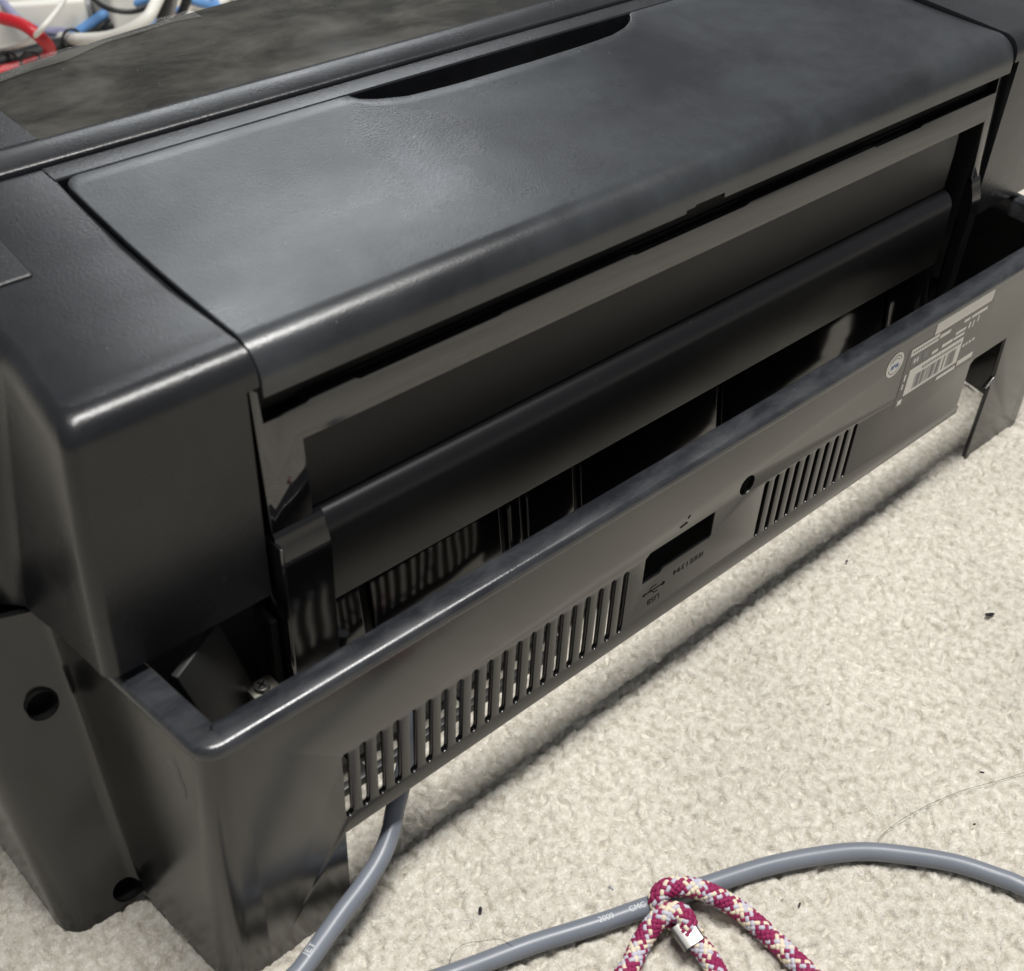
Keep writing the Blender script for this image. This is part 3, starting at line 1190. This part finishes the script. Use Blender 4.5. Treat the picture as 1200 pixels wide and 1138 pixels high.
pa = [at(985, 1172, FT + RR), at(945, 1138, FT + RR), at(905, 1100, FT + RR), at(868, 1068, FT + RR + 2), at(830, 1046, FT + RR + 6), at(800, 1039, FT + RR + 8.5),
      at(780, 1042, FT + RR + 8), at(771, 1054, FT + RR + 5), at(778, 1070, FT + RR + 1), at(800, 1086, FT + RR - 0.2), at(818, 1100, FT + RR - 0.2)]
pb = [at(700, 1185, FT + RR), at(735, 1138, FT + RR), at(752, 1104, FT + RR + 2), at(768, 1081, FT + RR + 6), at(783, 1070, FT + RR + 8.5), at(797, 1070, FT + RR + 9), at(805, 1080, FT + RR + 7.5),
      at(806, 1093, FT + RR + 5), at(818, 1106, FT + RR + 3), at(834, 1128, FT + RR + 1), at(850, 1160, FT + RR)]
rope(pa)
rope(pb)
# clasp: a folded steel box round the cord
cc = Vector(at(806, 1096, FT + RR + 4.2))
d1 = Vector(at(834, 1128, FT + RR)) - Vector(at(806, 1093, FT + RR))
ang = math.atan2(d1.y, d1.x)
bm = bmesh.new()
bmesh.ops.create_cube(bm, size=1)
for v in bm.verts:
    v.co = Vector((v.co.x * 9.5, v.co.y * 9.5, v.co.z * 8.2))
bmesh.ops.bevel(bm, geom=[e for e in bm.edges if abs((e.verts[0].co - e.verts[1].co).x) > 1], offset=1.3, segments=3, affect='EDGES', profile=0.5)
bmesh.ops.rotate(bm, cent=(0, 0, 0), matrix=Matrix.Rotation(ang, 3, 'Z') @ Matrix.Rotation(math.radians(10), 3, 'Y') @ Matrix.Rotation(math.radians(18), 3, 'X'), verts=bm.verts)
bmesh.ops.translate(bm, vec=cc, verts=bm.verts)
cl = from_bm('steel_clasp', bm, 'metal')
cl.parent = cord
cl.location = CI

# ------------------------------------------------------------------ bits on the carpet
chips = [((1160, 720), 3.2, 'elongated black plastic chip lying on the open carpet'),
         ((992, 658), 1.5, 'small round black crumb on the carpet just beyond the right vents'),
         ((563, 1067), 2.2, 'dark crumb on the carpet between the two grey cables'),
         ((716, 1040), 1.8, 'tiny grey lint crumb beside the lettering of the grey cable'),
         ((1151, 905), 1.2, 'tiny dark speck on the carpet near the end of the long hair'),
         ((1142, 966), 1.1, 'tiny dark speck on the carpet between hair and grey cable'),
         ((937, 1060), 1.4, 'tiny dark sliver on the carpet beside the braided cord')]
for k, ((x, y), sz, lb) in enumerate(chips):
    p = at(x, y, FT + 0.6)
    sz *= 0.8
    bm = bmesh.new()
    bmesh.ops.create_icosphere(bm, subdivisions=2, radius=1)
    for v in bm.verts:
        j = 1 + random.uniform(-0.2, 0.2)
        v.co = Vector((v.co.x * sz * j, v.co.y * sz * 0.42 * j, v.co.z * sz * 0.35 * j))
    bmesh.ops.rotate(bm, cent=(0, 0, 0), matrix=Matrix.Rotation(math.radians(-35 + 40 * k), 3, 'Z'), verts=bm.verts)
    bmesh.ops.translate(bm, vec=p, verts=bm.verts)
    tag(from_bm('crumb', bm, 'black' if k != 3 else 'greyplastic'), lb, 'crumb', 'crumbs on the carpet')
h1 = [at(x, y, FT + 1.3) for x, y in ((1028, 984), (1050, 965), (1075, 950), (1095, 940), (1130, 926), (1180, 912), (1215, 900))]
tag(tube('hair', h1, 0.11, 'darkmetal', None, sides=5, step=2), 'long thin brown hair running away from the top of the grey cable', 'hair')
h2 = [at(x, y, FT + 1.3) for x, y in ((525, 1136), (530, 1118), (545, 1106), (565, 1103), (585, 1108), (600, 1120))]
h2[-1] = (h2[-1][0], h2[-1][1], FT + 8)
h2[-2] = (h2[-2][0], h2[-2][1], FT + 6)
tag(tube('hair', h2, 0.09, 'black', None, sides=5, step=2), 'fine curled dark hair lying against the printed grey cable', 'hair')


# ------------------------------------------------------------------ clutter on the floor beyond the printer
def wire(name, pxs, r, mat, label, group=None, cat='cable'):
    o = tube(name, [at(x, y, z) for x, y, z in pxs], r, mat, None, sides=10, step=5)
    return tag(o, label, cat, group)


G = FLOOR
# white power strip / adapter housing
ps = empty('adapter_box', at(30, 52, G))
tag(ps, 'cream plastic adapter box lying behind the red cable', 'adapter')
pc = Vector(at(30, 52, G))
rotz = Matrix.Rotation(math.radians(-24), 3, 'Z')


def sub(name, lo, hi, mat, bev=1.5):
    bm = bmesh.new()
    bmesh.ops.create_cube(bm, size=1)
    for v in bm.verts:
        v.co = Vector([(lo[i] + hi[i]) / 2 + v.co[i] * (hi[i] - lo[i]) for i in range(3)])
    bmesh.ops.bevel(bm, geom=bm.edges[:], offset=bev, segments=3, affect='EDGES', profile=0.5)
    bmesh.ops.rotate(bm, cent=(0, 0, 0), matrix=rotz, verts=bm.verts)
    o = from_bm(name, bm, mat)
    o.parent = ps
    return o


sub('housing', (-75, -18, 0), (62, 62, 44), 'white', 4)
sub('lid_plate', (-66, -10, 43.5), (54, 54, 47), 'white', 1.2)
sub('end_socket', (60, 0, 8), (66, 40, 34), 'greyplastic', 1)
# round white tub
tb = bmesh.new()
bmesh.ops.create_cone(tb, cap_ends=True, segments=40, radius1=52, radius2=60, depth=60)
bmesh.ops.bevel(tb, geom=tb.edges[:], offset=3, segments=2, affect='EDGES')
cpt = Vector(at(75, 2, G + 20))
bmesh.ops.translate(tb, vec=(cpt.x + 20, cpt.y + 45, G + 30), verts=tb.verts)
tag(from_bm('tub', tb, 'white'), 'round white plastic tub standing behind the adapter box', 'tub')
# white plug block and red/orange scrap
blk = at(158, 48, G)
o = box('plug_block', (blk[0] - 22, blk[1] - 10, G), (blk[0] + 22, blk[1] + 38, G + 62), 'white', None, bev=5, seg=3)
tag(o, 'rounded white plug block standing among the white cables', 'plug')
rb = at(183, 40, G)
o = box('red_package', (rb[0] - 14, rb[1] + 8, G), (rb[0] + 30, rb[1] + 60, G + 50), 'orange', None, bev=6, seg=2, rot=Matrix.Rotation(0.4, 3, 'Z'))
tag(o, 'small orange red crumpled package behind the white plug block', 'package')
pp = at(228, 30, G)
o = box('paper_tag', (pp[0] - 15, pp[1] - 12, G + 2), (pp[0] + 15, pp[1] + 12, G + 3), 'paper', None, bev=0.2,
        rot=Matrix.Rotation(math.radians(25), 3, 'Z') @ Matrix.Rotation(math.radians(18), 3, 'X'))
tag(o, 'small square white paper tag lying at the edge of the smoked window', 'tag')

wire('red_cable', [(-40, 12, 50), (0, 21, 50), (25, 28, 48), (45, 42, 40), (58, 56, 25), (55, 68, 12), (38, 75, 6), (10, 82, 4), (-30, 92, 4)], 5.5, 'red',
     'bright red cable looping in front of the cream adapter box')
wire('violet_cable', [(-20, -25, 40), (5, 5, 40), (25, 25, 30), (50, 36, 18), (75, 36, 12), (92, 24, 14), (110, 0, 20), (125, -20, 25)], 4, 'violet',
     'pale violet cable sagging between adapter box and tub')
wire('blue_cable', [(185, -8, 40), (165, 0, 36), (140, 8, 30), (120, 18, 24), (103, 30, 16), (85, 42, 8), (60, 54, 4), (25, 65, 2), (-10, 74, 2)], 5, 'blue',
     'light blue cable running diagonally past the white plug block')
wire('blue_cable', [(205, -12, 30), (225, 0, 26), (245, 6, 18), (262, 14, 8), (275, 28, 2)], 4.5, 'blue',
     'light blue cable bending down beside the paper tag')
wire('blue_cable', [(243, -15, 12), (252, 3, 10), (258, 10, 8)], 4, 'blue', 'short light blue cable end standing above the paper tag')
wire('white_cable', [(190, -12, 60), (182, 5, 58), (172, 22, 50), (150, 36, 38), (125, 44, 24), (95, 46, 14), (70, 44, 8), (60, 42, 4)], 5.5, 'white',
     'thick white cable arching in front of the white plug block')
wire('white_cable', [(275, -10, 2), (262, 2, 2), (245, 8, 1), (225, 4, 1)], 3.5, 'white', 'thin white cable on the carpet beside the blue cable end')
wire('black_cable', [(130, -12, 30), (118, 8, 22), (100, 22, 14), (92, 36, 8), (110, 44, 4), (130, 30, 16), (140, 15, 22)], 5, 'black',
     'black cable coiled round the light blue one')
wire('black_cable', [(-10, 76, 3), (25, 68, 3), (55, 60, 3), (80, 54, 3), (110, 56, 3)], 9, 'black', 'thick black cable bundle lying beneath the blue cable')
wire('black_cable', [(197, -12, 60), (193, 8, 45), (187, 28, 25), (180, 45, 5)], 4.5, 'black', 'black cable rising beside the orange package')
wire('black_cable', [(222, -10, 50), (216, 8, 35), (208, 26, 15), (202, 40, 2)], 4.5, 'black', 'black cable standing between package and paper tag')
wire('grey_cable', [(206, -10, 60), (202, 10, 40), (197, 30, 20), (192, 45, 4)], 3.5, 'greyplastic', 'thin grey cable rising between two black cables')
wire('thin_cable', [(60, -10, 20), (80, 10, 15), (110, 24, 10), (140, 40, 5), (170, 52, 2)], 2.2, 'greyplastic', 'thin grey wire crossing under the white cable')
wire('thin_cable', [(100, -10, 45), (122, 8, 40), (150, 14, 36), (172, 8, 36), (188, -8, 40)], 2.5, 'black', 'thin black wire sagging over the white plug block')
wire('thin_cable', [(-10, 60, 6), (30, 50, 30), (52, 30, 52), (70, 8, 55), (80, -12, 55)], 2.4, 'white', 'thin white wire crossing over the cream adapter box')
wire('thin_cable', [(168, -8, 30), (176, 14, 22), (184, 34, 10), (176, 50, 3)], 2.4, 'red', 'thin red wire hanging in front of the orange package')
wire('thin_cable', [(120, 52, 6), (138, 46, 8), (158, 42, 12), (176, 34, 22), (190, 18, 30), (212, 10, 20)], 2.6, 'blue', 'thin blue wire passing in front of the white plug block')
for k, (x, y) in enumerate(((84, 46), (112, 46), (8, 72), (36, 72))):
    p = at(x, y, G + 16)
    lbs = ('black cable tie round the white cable beside the adapter box', 'black cable tie round the white cable beside the plug block',
           'black cable tie round the blue cable below the red one', 'black cable tie on the red cable bend')
    pth = [(p[0] + 9 * math.cos(a), p[1], p[2] + 9 * math.sin(a)) for a in np.linspace(0, 5.4, 10)] + [(p[0] + 16, p[1] - 8, p[2] - 10)]
    tag(tube('cable_tie', pth, 1.6, 'black', None, sides=6, step=3), lbs[k], 'cable tie', 'cable ties in the clutter')
